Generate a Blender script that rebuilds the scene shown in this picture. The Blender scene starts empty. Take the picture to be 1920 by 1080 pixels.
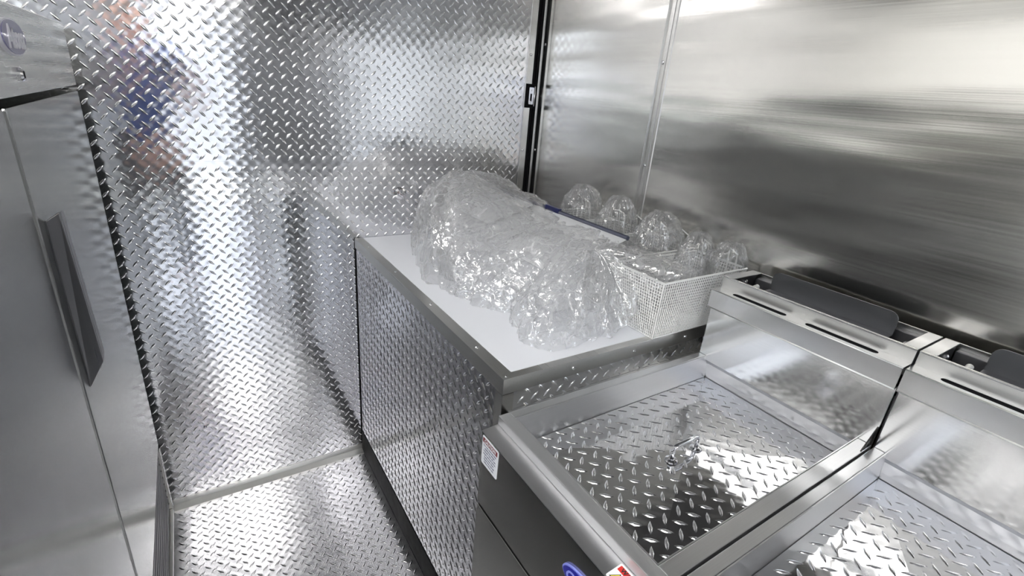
import bpy, bmesh, math, random
import numpy as np
from mathutils import Vector, Matrix, noise

random.seed(4)
S = bpy.context.scene
C = S.collection
D = bpy.data
H = 1.41                      # camera height above the floor; world z = 0 is the camera height
FL = -H                       # floor level

# ---------------------------------------------------------------- camera
yaw, pitch, roll, fpx = .60203735, -.37510201, .09040623, 905.595
fw = Vector((math.sin(yaw)*math.cos(pitch), math.cos(yaw)*math.cos(pitch), math.sin(pitch)))
r0 = Vector((math.cos(yaw), -math.sin(yaw), 0)); u0 = r0.cross(fw)
rr = r0*math.cos(roll) + u0*math.sin(roll); uu = -r0*math.sin(roll) + u0*math.cos(roll)
cd = D.cameras.new('camera'); cam = D.objects.new('camera', cd); C.objects.link(cam)
cam.matrix_world = Matrix(((rr.x, uu.x, -fw.x, 0), (rr.y, uu.y, -fw.y, 0), (rr.z, uu.z, -fw.z, 0), (0, 0, 0, 1)))
cd.sensor_width = 36; cd.lens = fpx/1920*36; cd.clip_start = .01
S.camera = cam
S.view_settings.view_transform = 'Standard'
S.view_settings.look = 'None'; S.view_settings.gamma = 1; S.view_settings.use_curve_mapping = False
S.view_settings.exposure = 0.5
S.cycles.max_bounces = 14; S.cycles.glossy_bounces = 10; S.cycles.diffuse_bounces = 5
S.cycles.transparent_max_bounces = 40; S.cycles.transmission_bounces = 8
S.cycles.sample_clamp_indirect = 6; S.cycles.caustics_reflective = True
S.cycles.blur_glossy = .3

# ---------------------------------------------------------------- sky outside the truck and the lamps
w = D.worlds.new('world'); S.world = w; w.use_nodes = True
wb = w.node_tree.nodes['Background']
wb.inputs[0].default_value = (.86, .93, 1, 1); wb.inputs[1].default_value = 5.0

def area(name, loc, rot, sx, sy, power, col, portal=False):
    l = D.lights.new(name, 'AREA'); l.shape = 'RECTANGLE'; l.size = sx; l.size_y = sy
    l.energy = power; l.color = col
    o = D.objects.new(name, l); C.objects.link(o); o.location = loc; o.rotation_euler = rot
    if portal: l.cycles.is_portal = True
    return o
ZC = .72                      # ceiling
YB = -3.1                     # rear end of the truck
XL = -1.02                    # left wall
XR = 1.165                    # right wall
YW = 1.639                    # wall with the tread plate
LAMPS = [(-.50, .80), (.08, -.45), (.18, -2.45)]
WIN = (-2.3, -.35, -.42, .46)  # serving window in the left wall: y0, y1, z0, z1
DOOR = (-.45, .45, FL+.02, .55)  # open doorway in the rear wall: x0, x1, z0, z1
area('doorway_portal', ((DOOR[0]+DOOR[1])/2, YB-.01, (DOOR[2]+DOOR[3])/2), (math.pi/2, 0, 0), DOOR[1]-DOOR[0], DOOR[3]-DOOR[2], 1, (1, 1, 1), True)
area('window_portal', (XL-.03, (WIN[0]+WIN[1])/2, (WIN[2]+WIN[3])/2), (0, -math.pi/2, 0), WIN[3]-WIN[2], WIN[1]-WIN[0], 1, (1, 1, 1), True)

# ---------------------------------------------------------------- materials
def nt(name):
    m = D.materials.new(name); m.use_nodes = True
    t = m.node_tree; b = t.nodes['Principled BSDF']
    return m, t, b
def node(t, kind, **kw):
    n = t.nodes.new(kind)
    for k, v in kw.items():
        if k.startswith('i_'): n.inputs[k[2:].replace('_', ' ')].default_value = v
        else: setattr(n, k, v)
    return n
def plain(name, col, rough=.5, metal=0, coat=0):
    m, t, b = nt(name)
    b.inputs['Base Color'].default_value = (*col, 1)
    b.inputs['Roughness'].default_value = rough; b.inputs['Metallic'].default_value = metal
    if coat: b.inputs['Coat Weight'].default_value = coat
    n = node(t, 'ShaderNodeTexNoise', i_Scale=35.); geo = node(t, 'ShaderNodeNewGeometry')
    t.links.new(geo.outputs['Position'], n.inputs['Vector'])
    mr = node(t, 'ShaderNodeMapRange'); mr.inputs[3].default_value = rough*.85; mr.inputs[4].default_value = min(1, rough*1.15)
    t.links.new(n.outputs['Fac'], mr.inputs[0]); t.links.new(mr.outputs[0], b.inputs['Roughness'])
    return m

def brushed(name, col, rough, aniso, grain, wav=.0006, wscale=3., gscale=600., gamp=.00002, rvar=.2, tan=None):
    """brushed sheet steel; grain = 0, 1 or 2: world axis that the brush strokes follow"""
    m, t, b = nt(name)
    b.inputs['Metallic'].default_value = 1
    geo = node(t, 'ShaderNodeNewGeometry')
    mp = node(t, 'ShaderNodeMapping'); sc = [gscale]*3; sc[grain] = gscale*.006; mp.inputs['Scale'].default_value = sc
    t.links.new(geo.outputs['Position'], mp.inputs[0])
    n1 = node(t, 'ShaderNodeTexNoise', i_Scale=1., i_Detail=3.); t.links.new(mp.outputs[0], n1.inputs['Vector'])
    # slow waviness of the sheet, longer along the grain
    mp2 = node(t, 'ShaderNodeMapping'); s2 = [wscale]*3; s2[grain] = wscale*.2; mp2.inputs['Scale'].default_value = s2
    t.links.new(geo.outputs['Position'], mp2.inputs[0])
    n2 = node(t, 'ShaderNodeTexNoise', i_Scale=1., i_Detail=1.5, i_Roughness=.4); t.links.new(mp2.outputs[0], n2.inputs['Vector'])
    b2 = node(t, 'ShaderNodeBump'); b2.inputs['Distance'].default_value = wav; b2.inputs['Strength'].default_value = 1
    t.links.new(n2.outputs['Fac'], b2.inputs['Height'])
    b1 = node(t, 'ShaderNodeBump'); b1.inputs['Distance'].default_value = gamp; b1.inputs['Strength'].default_value = 1
    t.links.new(n1.outputs['Fac'], b1.inputs['Height']); t.links.new(b2.outputs[0], b1.inputs['Normal'])
    t.links.new(b1.outputs[0], b.inputs['Normal'])
    cr = node(t, 'ShaderNodeMapRange'); cr.inputs[3].default_value = rough*(1-rvar); cr.inputs[4].default_value = rough*(1+rvar)
    t.links.new(n1.outputs['Fac'], cr.inputs[0]); t.links.new(cr.outputs[0], b.inputs['Roughness'])
    mx = node(t, 'ShaderNodeMix'); mx.data_type = 'RGBA'
    mx.inputs['A'].default_value = (*[c*.93 for c in col], 1); mx.inputs['B'].default_value = (*[min(1, c*1.05) for c in col], 1)
    t.links.new(n1.outputs['Fac'], mx.inputs['Factor']); t.links.new(mx.outputs['Result'], b.inputs['Base Color'])
    if aniso:
        b.inputs['Anisotropic'].default_value = aniso
        cmb = node(t, 'ShaderNodeCombineXYZ'); v = [0, 0, 0]; v[grain] = 1
        for i in range(3): cmb.inputs[i].default_value = v[i]
        t.links.new(cmb.outputs[0], b.inputs['Tangent'])
    return m

SP = .0328                    # pitch of the tread pattern
def tread_metal(name, col, rough, axes, origin, amp=.00016, wav=.0012, wscale=4.):
    """bright aluminium tread plate: the sheet bulges softly around each lozenge"""
    m, t, b = nt(name)
    b.inputs['Metallic'].default_value = 1; b.inputs['Base Color'].default_value = (*col, 1)
    geo = node(t, 'ShaderNodeNewGeometry')
    sp = node(t, 'ShaderNodeSeparateXYZ'); t.links.new(geo.outputs['Position'], sp.inputs[0])
    cs = []
    for a in axes:
        k = node(t, 'ShaderNodeMath', operation='MULTIPLY_ADD')
        k.inputs[1].default_value = 2*math.pi/SP; k.inputs[2].default_value = -origin[a]*2*math.pi/SP
        t.links.new(sp.outputs[a], k.inputs[0])
        c = node(t, 'ShaderNodeMath', operation='COSINE'); t.links.new(k.outputs[0], c.inputs[0]); cs.append(c)
    pr = node(t, 'ShaderNodeMath', operation='MULTIPLY'); t.links.new(cs[0].outputs[0], pr.inputs[0]); t.links.new(cs[1].outputs[0], pr.inputs[1])
    b1 = node(t, 'ShaderNodeBump'); b1.inputs['Distance'].default_value = amp; t.links.new(pr.outputs[0], b1.inputs['Height'])
    n2 = node(t, 'ShaderNodeTexNoise', i_Scale=wscale, i_Detail=2.); t.links.new(geo.outputs['Position'], n2.inputs['Vector'])
    b2 = node(t, 'ShaderNodeBump'); b2.inputs['Distance'].default_value = wav; t.links.new(n2.outputs['Fac'], b2.inputs['Height'])
    t.links.new(b2.outputs[0], b1.inputs['Normal']); t.links.new(b1.outputs[0], b.inputs['Normal'])
    n3 = node(t, 'ShaderNodeTexNoise', i_Scale=9., i_Detail=4.); t.links.new(geo.outputs['Position'], n3.inputs['Vector'])
    mr = node(t, 'ShaderNodeMapRange'); mr.inputs[1].default_value = .3; mr.inputs[2].default_value = .7
    mr.inputs[3].default_value = rough*.8; mr.inputs[4].default_value = rough*1.25
    t.links.new(n3.outputs['Fac'], mr.inputs[0]); t.links.new(mr.outputs[0], b.inputs['Roughness'])
    return m

ALU = (.80, .80, .82)
STL = (.75, .755, .76)
M = {}
M['wall_plate'] = tread_metal('bright_tread_plate_wall', ALU, .11, (0, 2), (0, 0, 0), amp=.00009, wav=.0020, wscale=3.5)
M['floor_plate'] = tread_metal('bright_tread_plate_floor', (.86, .86, .88), .2, (0, 1), (0, 0, 0), amp=.0001)
M['counter_plate'] = tread_metal('bright_tread_plate_counter', (.72, .72, .76), .14, (1, 2), (0, 0, 0), amp=.0001)
M['side_plate'] = tread_metal('bright_tread_plate_side', ALU, .2, (0, 2), (0, 0, 0))
M['lid_plate'] = tread_metal('bright_tread_plate_lid', (.78, .78, .79), .07, (0, 1), (0, 0, 0), amp=.00005, wav=.0008, wscale=5.)
M['tread'] = plain('worn_tread_lozenge', (.86, .86, .87), .22, 1)
M['wall_steel'] = brushed('brushed_wall_steel', (.74, .73, .70), .19, .75, 1, wav=.009, wscale=8., gscale=260, gamp=.00004)
M['side_wall'] = plain('left_wall_white_panel', (.80, .80, .79), .4)
M['side_steel'] = brushed('plain_wall_steel', (.62, .61, .6), .22, .3, 1, wav=.003)
M['fridge_steel_shaded'] = brushed('fridge_brushed_steel_shaded', (.34, .345, .34), .2, .5, 1, wav=.002, wscale=2.5)  # darker than real stainless: the dim light on the doors is in the colour
M['header'] = brushed('fridge_header_steel_lit', (.62, .625, .60), .26, .4, 1, wav=.001, wscale=3)  # same steel paler; the lamp's reflection on the header is in the colour
M['fryer_steel'] = brushed('fryer_brushed_steel', STL, .22, .4, 1, wav=.0006, wscale=4)
M['fryer_x'] = brushed('fryer_rim_steel', (.75, .755, .77), .34, .4, 0, wav=.0004)
M['riser'] = brushed('fryer_riser_steel', (.83, .835, .84), .12, .4, 1, wav=.0015, wscale=6)
M['front_steel'] = brushed('fryer_front_steel', (.42, .42, .40), .22, .5, 1, wav=.001, wscale=4)
M['rim_y'] = brushed('fryer_front_rim_steel', (.74, .745, .76), .46, .2, 1, wav=.0003)
M['ledge'] = brushed('fryer_ledge_steel', (.50, .50, .51), .42, .2, 1, wav=.0004)
M['trim'] = brushed('aluminium_trim', (.66, .66, .64), .3, .4, 1, wav=.0008, wscale=8)
M['trim_z'] = brushed('aluminium_trim_upright', (.66, .655, .64), .25, .4, 2, wav=.0008, wscale=8)
M['rear_steel'] = plain('dull_dark_steel', (.30, .30, .31), .35, .9)
M['cove'] = plain('satin_steel', (.62, .63, .66), .45, 1)
M['satin'] = plain('satin_step_steel', (.66, .66, .65), .42, 1)
M['hem'] = plain('bright_highlight_hem', (.9, .9, .88), .3, 1)  # edge highlight of the lip put into the hem's bright colour
M['chrome'] = plain('chrome', (.8, .8, .82), .08, 1)
M['black'] = plain('black_rubber', (.008, .008, .009), .6)
M['dark'] = plain('void_shade', (.02, .02, .022), .5)  # near-black stands in for the shade inside slots, gaps and openings
M['flue_in'] = plain('dark_flue_enamel', (.05, .05, .055), .35, .6)
M['guard'] = plain('grey_guard_sheet', (.17, .175, .185), .38, .85)
M['guard_in'] = plain('grey_inner_sheet', (.2, .2, .215), .4, .8)
M['white_top'] = plain('white_laminate', (.80, .82, .87), .25)
M['white_box'] = plain('white_film_covered_steel', (.78, .79, .81), .3)
M['blue_edge'] = plain('dark_blue_edge', (.05, .055, .09), .35)
M['navy'] = plain('navy_clip', (.01, .015, .08), .3)
M['ceramic'] = plain('white_ceramic', (.8, .8, .78), .4)
M['wire'] = plain('plated_wire', (.88, .88, .87), .35, .45)
M['handle'] = brushed('handle_dark_steel', (.16, .16, .165), .3, .3, 2, wav=.0003)
M['grille'] = plain('grille_dark_steel', (.18, .18, .19), .4, .8)
M['white'] = plain('label_white', (.85, .86, .9), .4)
M['red'] = plain('label_red', (.55, .02, .015), .4)
M['maroon'] = plain('label_dark_red', (.16, .01, .015), .4)
M['ink'] = plain('label_ink', (.01, .01, .012), .5)
M['greyink'] = plain('label_grey_ink', (.12, .12, .2), .5)
M['yellow'] = plain('label_yellow', (.8, .7, .05), .4)
M['badge_blue'] = plain('badge_blue', (.02, .02, .30), .25, 0, .5)
M['badge_rim'] = plain('badge_pale_blue', (.25, .28, .75), .3)
M['violet'] = plain('badge_violet_grey', (.20, .19, .33), .3, .2, .4)
M['silver'] = plain('badge_silver', (.75, .74, .8), .3, .3)
M['ceiling'] = plain('white_ceiling_panel', (.75, .75, .74), .5)
M['blocker'] = plain('grey_sky_blocker', (.30, .30, .31), .8)
M['ground'] = plain('sunlit_concrete_ground', (.52, .50, .46), .9)
for k in ('dark', 'black', 'slot_black'):
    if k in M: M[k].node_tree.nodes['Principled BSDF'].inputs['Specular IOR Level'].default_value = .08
def emit(name, col, s):
    m = D.materials.new(name); m.use_nodes = True; t = m.node_tree; t.nodes.clear()
    e = node(t, 'ShaderNodeEmission'); e.inputs[0].default_value = (*col, 1); e.inputs[1].default_value = s
    o = node(t, 'ShaderNodeOutputMaterial'); t.links.new(e.outputs[0], o.inputs[0]); return m
M['lamp'] = emit('led_diffuser', (1, .98, .95), 20)

def film(name, haze, spec):
    """clear crinkled plastic film: mostly see-through, sharp highlights, faint milky haze"""
    m = D.materials.new(name); m.use_nodes = True; t = m.node_tree; t.nodes.clear()
    o = node(t, 'ShaderNodeOutputMaterial')
    geo = node(t, 'ShaderNodeNewGeometry')
    v = node(t, 'ShaderNodeTexVoronoi', i_Scale=34., feature='DISTANCE_TO_EDGE')
    nz = node(t, 'ShaderNodeTexNoise', i_Scale=20., i_Detail=3.)
    t.links.new(geo.outputs['Position'], nz.inputs['Vector'])
    ad = node(t, 'ShaderNodeVectorMath', operation='MULTIPLY_ADD')
    t.links.new(nz.outputs['Color'], ad.inputs[0]); ad.inputs[1].default_value = (.05, .05, .05); t.links.new(geo.outputs['Position'], ad.inputs[2])
    t.links.new(ad.outputs[0], v.inputs['Vector'])
    bp = node(t, 'ShaderNodeBump'); bp.inputs['Distance'].default_value = .005; t.links.new(v.outputs['Distance'], bp.inputs['Height'])
    bp.inputs['Strength'].default_value = .8
    tr = node(t, 'ShaderNodeBsdfTransparent'); tr.inputs[0].default_value = (.997, .997, .997, 1)
    df = node(t, 'ShaderNodeBsdfDiffuse'); df.inputs[0].default_value = (.95, .955, .97, 1)
    tl = node(t, 'ShaderNodeBsdfTranslucent'); tl.inputs[0].default_value = (.95, .955, .97, 1)
    md = node(t, 'ShaderNodeMixShader'); md.inputs[0].default_value = .5
    t.links.new(df.outputs[0], md.inputs[1]); t.links.new(tl.outputs[0], md.inputs[2])
    lw = node(t, 'ShaderNodeLayerWeight'); lw.inputs[0].default_value = .35
    hz = node(t, 'ShaderNodeMapRange'); hz.inputs[3].default_value = haze; hz.inputs[4].default_value = min(1, haze*1.5)
    t.links.new(lw.outputs['Facing'], hz.inputs[0])
    # creased folds whiten; their highlight lines are painted in with them
    ad2 = node(t, 'ShaderNodeVectorMath', operation='MULTIPLY_ADD'); t.links.new(nz.outputs['Color'], ad2.inputs[0])
    ad2.inputs[1].default_value = (.07, .07, .07); t.links.new(geo.outputs['Position'], ad2.inputs[2])
    v2 = node(t, 'ShaderNodeTexVoronoi', i_Scale=24., feature='DISTANCE_TO_EDGE'); t.links.new(ad2.outputs[0], v2.inputs['Vector'])
    cm = node(t, 'ShaderNodeMapRange'); cm.inputs[1].default_value = 0; cm.inputs[2].default_value = .11; cm.inputs[3].default_value = .26; cm.inputs[4].default_value = 0
    t.links.new(v2.outputs['Distance'], cm.inputs[0])
    nm = node(t, 'ShaderNodeTexNoise', i_Scale=14.); t.links.new(geo.outputs['Position'], nm.inputs['Vector'])
    nr = node(t, 'ShaderNodeMapRange'); nr.inputs[1].default_value = .45; nr.inputs[2].default_value = .62; t.links.new(nm.outputs['Fac'], nr.inputs[0])
    cx_ = node(t, 'ShaderNodeMath', operation='MULTIPLY_ADD'); cx_.use_clamp = True
    t.links.new(cm.outputs[0], cx_.inputs[0]); t.links.new(nr.outputs[0], cx_.inputs[1]); t.links.new(hz.outputs[0], cx_.inputs[2]); hz = cx_
    m1 = node(t, 'ShaderNodeMixShader'); t.links.new(hz.outputs[0], m1.inputs[0]); t.links.new(tr.outputs[0], m1.inputs[1]); t.links.new(md.outputs[0], m1.inputs[2])
    gl = node(t, 'ShaderNodeBsdfGlossy'); gl.inputs['Roughness'].default_value = .07; t.links.new(bp.outputs[0], gl.inputs['Normal'])
    pw = node(t, 'ShaderNodeMath', operation='POWER'); pw.inputs[1].default_value = 3; t.links.new(lw.outputs['Facing'], pw.inputs[0])
    fm = node(t, 'ShaderNodeMath', operation='MULTIPLY_ADD'); fm.inputs[1].default_value = .35; fm.inputs[2].default_value = spec+.10; fm.use_clamp = True
    t.links.new(pw.outputs[0], fm.inputs[0])
    m2 = node(t, 'ShaderNodeMixShader'); t.links.new(fm.outputs[0], m2.inputs[0]); t.links.new(m1.outputs[0], m2.inputs[1]); t.links.new(gl.outputs[0], m2.inputs[2])
    t.links.new(m2.outputs[0], o.inputs[0])
    return m
M['film'] = film('clear_plastic_film', .24, .06)
M['film_thin'] = film('thin_plastic_film', .15, .06)

# ---------------------------------------------------------------- mesh helpers
def link(name, me, m, parent=None, smooth=False):
    o = D.objects.new(name, me); C.objects.link(o)
    if m is not None:
        me.materials.clear(); me.materials.append(m)
    if smooth:
        for p in me.polygons: p.use_smooth = True
    if parent is not None:
        o.parent = parent; o.matrix_parent_inverse = parent.matrix_world.inverted()
    return o
def tag(o, label=None, cat=None, group=None, kind=None):
    for k, v in (('label', label), ('category', cat), ('group', group), ('kind', kind)):
        if v: o[k] = v
    return o
def empty(name, loc, label, cat, group=None):
    o = D.objects.new(name, None); C.objects.link(o); o.location = loc
    o.matrix_world = Matrix.Translation(loc); o.empty_display_size = .05
    return tag(o, label, cat, group)
class MB:
    def __init__(s): s.v = []; s.f = []
    def add(s, vs, fs):
        k = len(s.v); s.v += [tuple(v) for v in vs]; s.f += [tuple(i+k for i in f) for f in fs]; return s
    def box(s, x0, x1, y0, y1, z0, z1):
        vs = [(x, y, z) for x in (x0, x1) for y in (y0, y1) for z in (z0, z1)]
        return s.add(vs, [(0, 1, 3, 2), (4, 6, 7, 5), (0, 4, 5, 1), (2, 3, 7, 6), (0, 2, 6, 4), (1, 5, 7, 3)])
    def hexa(s, P):            # 4 bottom points, 4 top points
        return s.add(P, [(3, 2, 1, 0), (4, 5, 6, 7), (0, 1, 5, 4), (1, 2, 6, 5), (2, 3, 7, 6), (3, 0, 4, 7)])
    def ext(s, prof, y0, y1):  # closed profile in XZ swept along Y
        n = len(prof)
        vs = [(x, y0, z) for x, z in prof] + [(x, y1, z) for x, z in prof]
        return s.add(vs, [tuple(range(n)), tuple(range(2*n-1, n-1, -1))] + [(i, i+n, (i+1) % n+n, (i+1) % n) for i in range(n)])
    def tube(s, pts, r, n=8, closed=False):
        pts = [Vector(p) for p in pts]; rings = []
        m_ = len(pts)
        for i, p in enumerate(pts):
            a = pts[(i-1) % m_] if closed or i > 0 else p; b = pts[(i+1) % m_] if closed or i < m_-1 else p
            d = (b-a).normalized(); q = Vector((0, 0, 1)) if abs(d.z) < .9 else Vector((1, 0, 0))
            e1 = d.cross(q).normalized(); e2 = d.cross(e1)
            rad = r[i] if isinstance(r, (list, tuple)) else r
            rings.append([p + (e1*math.cos(2*math.pi*j/n) + e2*math.sin(2*math.pi*j/n))*rad for j in range(n)])
        vs = [v for R_ in rings for v in R_]; fs = []
        for i in range(m_-1 + (1 if closed else 0)):
            a, b = i*n, ((i+1) % m_)*n
            fs += [(a+j, a+(j+1) % n, b+(j+1) % n, b+j) for j in range(n)]
        if not closed: fs += [tuple(range(n-1, -1, -1)), tuple(range((m_-1)*n, m_*n))]
        return s.add(vs, fs)
    def build(s, name, m, parent=None, bevel=0, smooth=False):
        me = D.meshes.new(name); me.from_pydata(s.v, [], s.f); me.validate()
        bm = bmesh.new(); bm.from_mesh(me); bmesh.ops.recalc_face_normals(bm, faces=bm.faces)
        if bevel:
            es = [e for e in bm.edges if len(e.link_faces) == 2 and e.calc_face_angle(0) > .5]
            bmesh.ops.bevel(bm, geom=es, offset=bevel, segments=2, profile=.6, affect='EDGES', clamp_overlap=True)
        bm.to_mesh(me); bm.free()
        return link(name, me, m, parent, smooth)

def plate(name, outer, holes, thick, M4, m, parent=None):
    """flat sheet with holes: 2-D outlines filled by a curve, turned to a mesh"""
    cu = D.curves.new(name, 'CURVE'); cu.dimensions = '2D'; cu.fill_mode = 'BOTH'; cu.extrude = thick/2
    for loop in [outer]+holes:
        sp = cu.splines.new('POLY'); sp.points.add(len(loop)-1); sp.use_cyclic_u = True
        for p, q in zip(sp.points, loop): p.co = (q[0], q[1], 0, 1)
    tmp = D.objects.new('tmp', cu); me = D.meshes.new_from_object(tmp); D.objects.remove(tmp)
    me.transform(M4)
    return link(name, me, m, parent)
def stadium(x0, x1, y0, y1, n=8):
    r = (x1-x0)/2; c = (x0+x1)/2
    return [(c+r*math.cos(a), y1-r+r*math.sin(a)) for a in [math.pi*i/n for i in range(n+1)]] + \
           [(c+r*math.cos(a), y0+r+r*math.sin(a)) for a in [math.pi+math.pi*i/n for i in range(n+1)]]
def rrect(x0, x1, y0, y1, r, n=6):
    out = []
    for cx, cy, a0 in ((x1-r, y1-r, 0), (x0+r, y1-r, .5), (x0+r, y0+r, 1), (x1-r, y0+r, 1.5)):
        out += [(cx+r*math.cos(math.pi*(a0+.5*i/n)), cy+r*math.sin(math.pi*(a0+.5*i/n))) for i in range(n+1)]
    return out

# one raised lozenge: tip, shoulders, ridge
LZ_L, LZ_W, LZ_H = .0128, .0037, .0017
def lozenge():
    a = [(-1, 0), (-.55, .62), (0, 1), (.55, .62), (1, 0), (.55, -.62), (0, -1), (-.55, -.62)]
    v = [(x*LZ_L, y*LZ_W, 0) for x, y in a] + [(x*LZ_L*.8, y*LZ_W*.5, LZ_H*.72) for x, y in a] + [(-.5*LZ_L, 0, LZ_H), (0, 0, LZ_H*1.08), (.5*LZ_L, 0, LZ_H)]
    f = [(i, (i+1) % 8, 8+(i+1) % 8, 8+i) for i in range(8)]
    f += [(8, 9, 16), (8, 16, 15), (9, 10, 17, 16), (10, 11, 18, 17), (11, 12, 18), (12, 13, 18), (13, 14, 17, 18), (14, 15, 16, 17)]
    return np.array(v), f
LV, LF = lozenge()
def treads(name, fn, u0, u1, v0, v1, m, parent, keep=None, s=SP, inset=.011):
    """rows of lozenges, alternately turned +45 and -45 degrees; fn maps (u, v, height) to the world"""
    V = []; F = []; k = 0
    for i in range(math.floor(u0/s*2), math.ceil(u1/s*2)+1):
        for j in range(math.floor(v0/s*2), math.ceil(v1/s*2)+1):
            if (i+j) % 2: continue
            if i % 2 and j % 2: ang = -math.pi/4
            elif i % 2 == 0 and j % 2 == 0: ang = math.pi/4
            else: continue
            cu_, cv_ = i*s/2, j*s/2
            if not (u0+inset <= cu_ <= u1-inset and v0+inset <= cv_ <= v1-inset): continue
            if keep and not keep(cu_, cv_): continue
            c, n = math.cos(ang), math.sin(ang)
            P = [(cu_+x*c-y*n, cv_+x*n+y*c, z) for x, y, z in LV]
            V += [fn(*p) for p in P]; F += [tuple(q+k for q in f) for f in LF]; k += len(LV)
    me = D.meshes.new(name); me.from_pydata(V, [], F)
    bm = bmesh.new(); bm.from_mesh(me); bmesh.ops.recalc_face_normals(bm, faces=bm.faces); bm.to_mesh(me); bm.free()
    o = link(name, me, m, parent, True); o['kind'] = 'stuff'
    return o
def screw(parent, loc, nrm, r=.004, name='screw'):
    n = Vector(nrm); p = Vector(loc)
    mb = MB(); mb.tube([p-n*.001, p+n*.0012, p+n*.0024], [r, r, r*.55], 10)
    return mb.build(name, M['chrome'], parent)
def structure(o): o['kind'] = 'structure'; return o

# ---------------------------------------------------------------- the room
# floor of tread plate
fl = structure(MB().box(XL-.05, XR+.06, YB-.05, YW+.05, FL-.03, FL).build('floor', M['floor_plate']))
treads('tread_pattern', lambda u, v, h: (u, v, FL+h), -.2, .45, .2, YW-.02, M['tread'], fl)

# rear wall seen ahead: substrate, two lapped tread plate sheets
ZS = -.241
wb_ = structure(MB().box(XL-.05, XR+.06, YW+.004, YW+.06, FL, ZC).build('wall_back', M['side_steel']))
XE = 1.101
lo = MB().box(XL, XE, YW, YW+.004, FL, ZS-.0006).build('lower_sheet', M['wall_plate'], wb_)
hi = MB().box(XL, XE, YW-.0015, YW+.004, ZS, ZC).build('upper_sheet', M['wall_plate'], wb_)
treads('tread_pattern', lambda u, v, h: (u, YW-h, v), -.35, XE, FL+.02, ZS, M['tread'], lo, inset=.008)
treads('tread_pattern', lambda u, v, h: (u, YW-.0015-h, v), -.75, XE, ZS, .62, M['tread'], hi, inset=.008)
for x, z in ((.802, -.172), (1.052, -.166), (.506, -.31), (-.072, -1.117), (.46, .3), (1.04, .16), (.05, .3)):
    screw(wb_, (x, YW-.002, z), (0, -1, 0), .005)
# vertical channel and black seal in the corner
tr1 = structure(MB().box(XE, 1.129, YW-.006, YW+.004, FL, ZC).build('trim_1', M['trim_z'], None, .001))
for z in (.151, .45, -.19): screw(tr1, (1.112, YW-.006, z), (0, -1, 0), .005)
gk = MB()
gk.box(1.129, 1.155, YW-.002, YW+.004, FL, ZC)
gk.tube([(1.1335, YW-.005, FL), (1.1335, YW-.005, ZC)], .004, 8).tube([(1.146, YW-.004, FL), (1.146, YW-.004, ZC)], .005, 8)
gk.build('rubber_seal', M['black'], wb_)
tr2 = structure(MB().ext([(1.1552, YW+.003), (1.1552, YW-.006), (1.160, YW-.006), (1.160, YW-.040), (XR-.0002, YW-.040), (XR-.0002, YW+.003)], 0, 1).build('trim_2', M['trim_z']))
# the profile above was drawn in plan: turn it upright
me = tr2.data
for v in me.vertices: x, y, z = v.co; v.co = (x, z, FL+.0+(ZC-FL)*y)
for z in (.19, -.187, .52): screw(tr2, (1.1598, YW-.023, z), (-1, 0, 0), .005)
# base angle between back wall and floor
structure(MB().ext([(0, 0), (.026, 0), (.026, .003), (.004, .012), (.003, .03), (0, .03)], -.2, .448).build('baseboard_back', M['trim']))
o = D.objects['baseboard_back']
for v in o.data.vertices: x, y, z = v.co; v.co = (y, YW-.0002-x, FL+z)

# right wall: two brushed sheets and the cover strip between them
wr = structure(MB().box(XR+.003, XR+.06, YB, YW+.004, FL, ZC).build('wall_right', M['side_steel']))
MB().box(XR, XR+.003, 1.04, YW+.003, FL, ZC).build('wall_sheet', M['wall_steel'], wr)
MB().box(XR, XR+.003, YB, 1.04, FL, ZC).build('wall_sheet', M['wall_steel'], wr)
st = MB().ext([(XR+.0005, 1.019), (XR-.0022, 1.0215), (XR-.003, 1.03), (XR-.0022, 1.034), (XR-.0022, 1.046), (XR-.003, 1.05), (XR-.0022, 1.0585), (XR+.0005, 1.061)], 0, 1).build('cover_strip', M['trim_z'], wr)
for v in st.data.vertices: x, y, z = v.co; v.co = (x, z, FL+(ZC-FL)*y)
for z in (.126, -.16, .42): screw(wr, (XR-.0025, 1.043, z), (-1, 0, 0), .0055)

# unseen part of the truck body, which the steel reflects
y0, y1, z0, z1 = WIN
wl = MB()
wl.box(XL-.05, XL, YB, y0, FL, ZC).box(XL-.05, XL, y1, YW+.004, FL, ZC).box(XL-.05, XL, y0, y1, FL, z0).box(XL-.05, XL, y0, y1, z1, ZC)
structure(wl.build('wall_left', M['side_wall']))
x0, x1, z0, z1 = DOOR
wn = MB()
wn.box(XL-.05, x0, YB-.05, YB, FL, ZC).box(x1, XR+.06, YB-.05, YB, FL, ZC).box(x0, x1, YB-.05, YB, z1, ZC).box(x0, x1, YB-.05, YB, FL, z0)
structure(wn.build('wall_front', M['rear_steel']))
structure(MB().box(XL-.05, XR+.06, YB-.05, YW+.06, ZC, ZC+.03).build('ceiling', M['ceiling']))
structure(MB().box(-14, 14, -16, 8, FL-.75, FL-.7).build('ground', M['ground']))
structure(MB().box(-9, 9, -9.3, -9, FL-.7, 5).build('sky_blocker_wall', M['blocker']))  # added to dim the bright sky seen through the rear doorway
for i, (x, y) in enumerate(LAMPS):
    e = empty('ceiling_light', (x, y, ZC), ['LED strip light on the ceiling above the refrigerator', 'LED strip light on the middle of the ceiling', 'LED strip light on the ceiling by the rear doorway'][i], 'light', 'LED strips on the ceiling')
    MB().box(x-.09, x+.09, y-.5, y+.5, ZC-.03, ZC-.0005).build('housing', M['white'], e, .003)
    MB().box(x-.08, x+.08, y-.49, y+.49, ZC-.034, ZC-.0302).build('diffuser', M['lamp'], e)

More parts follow.
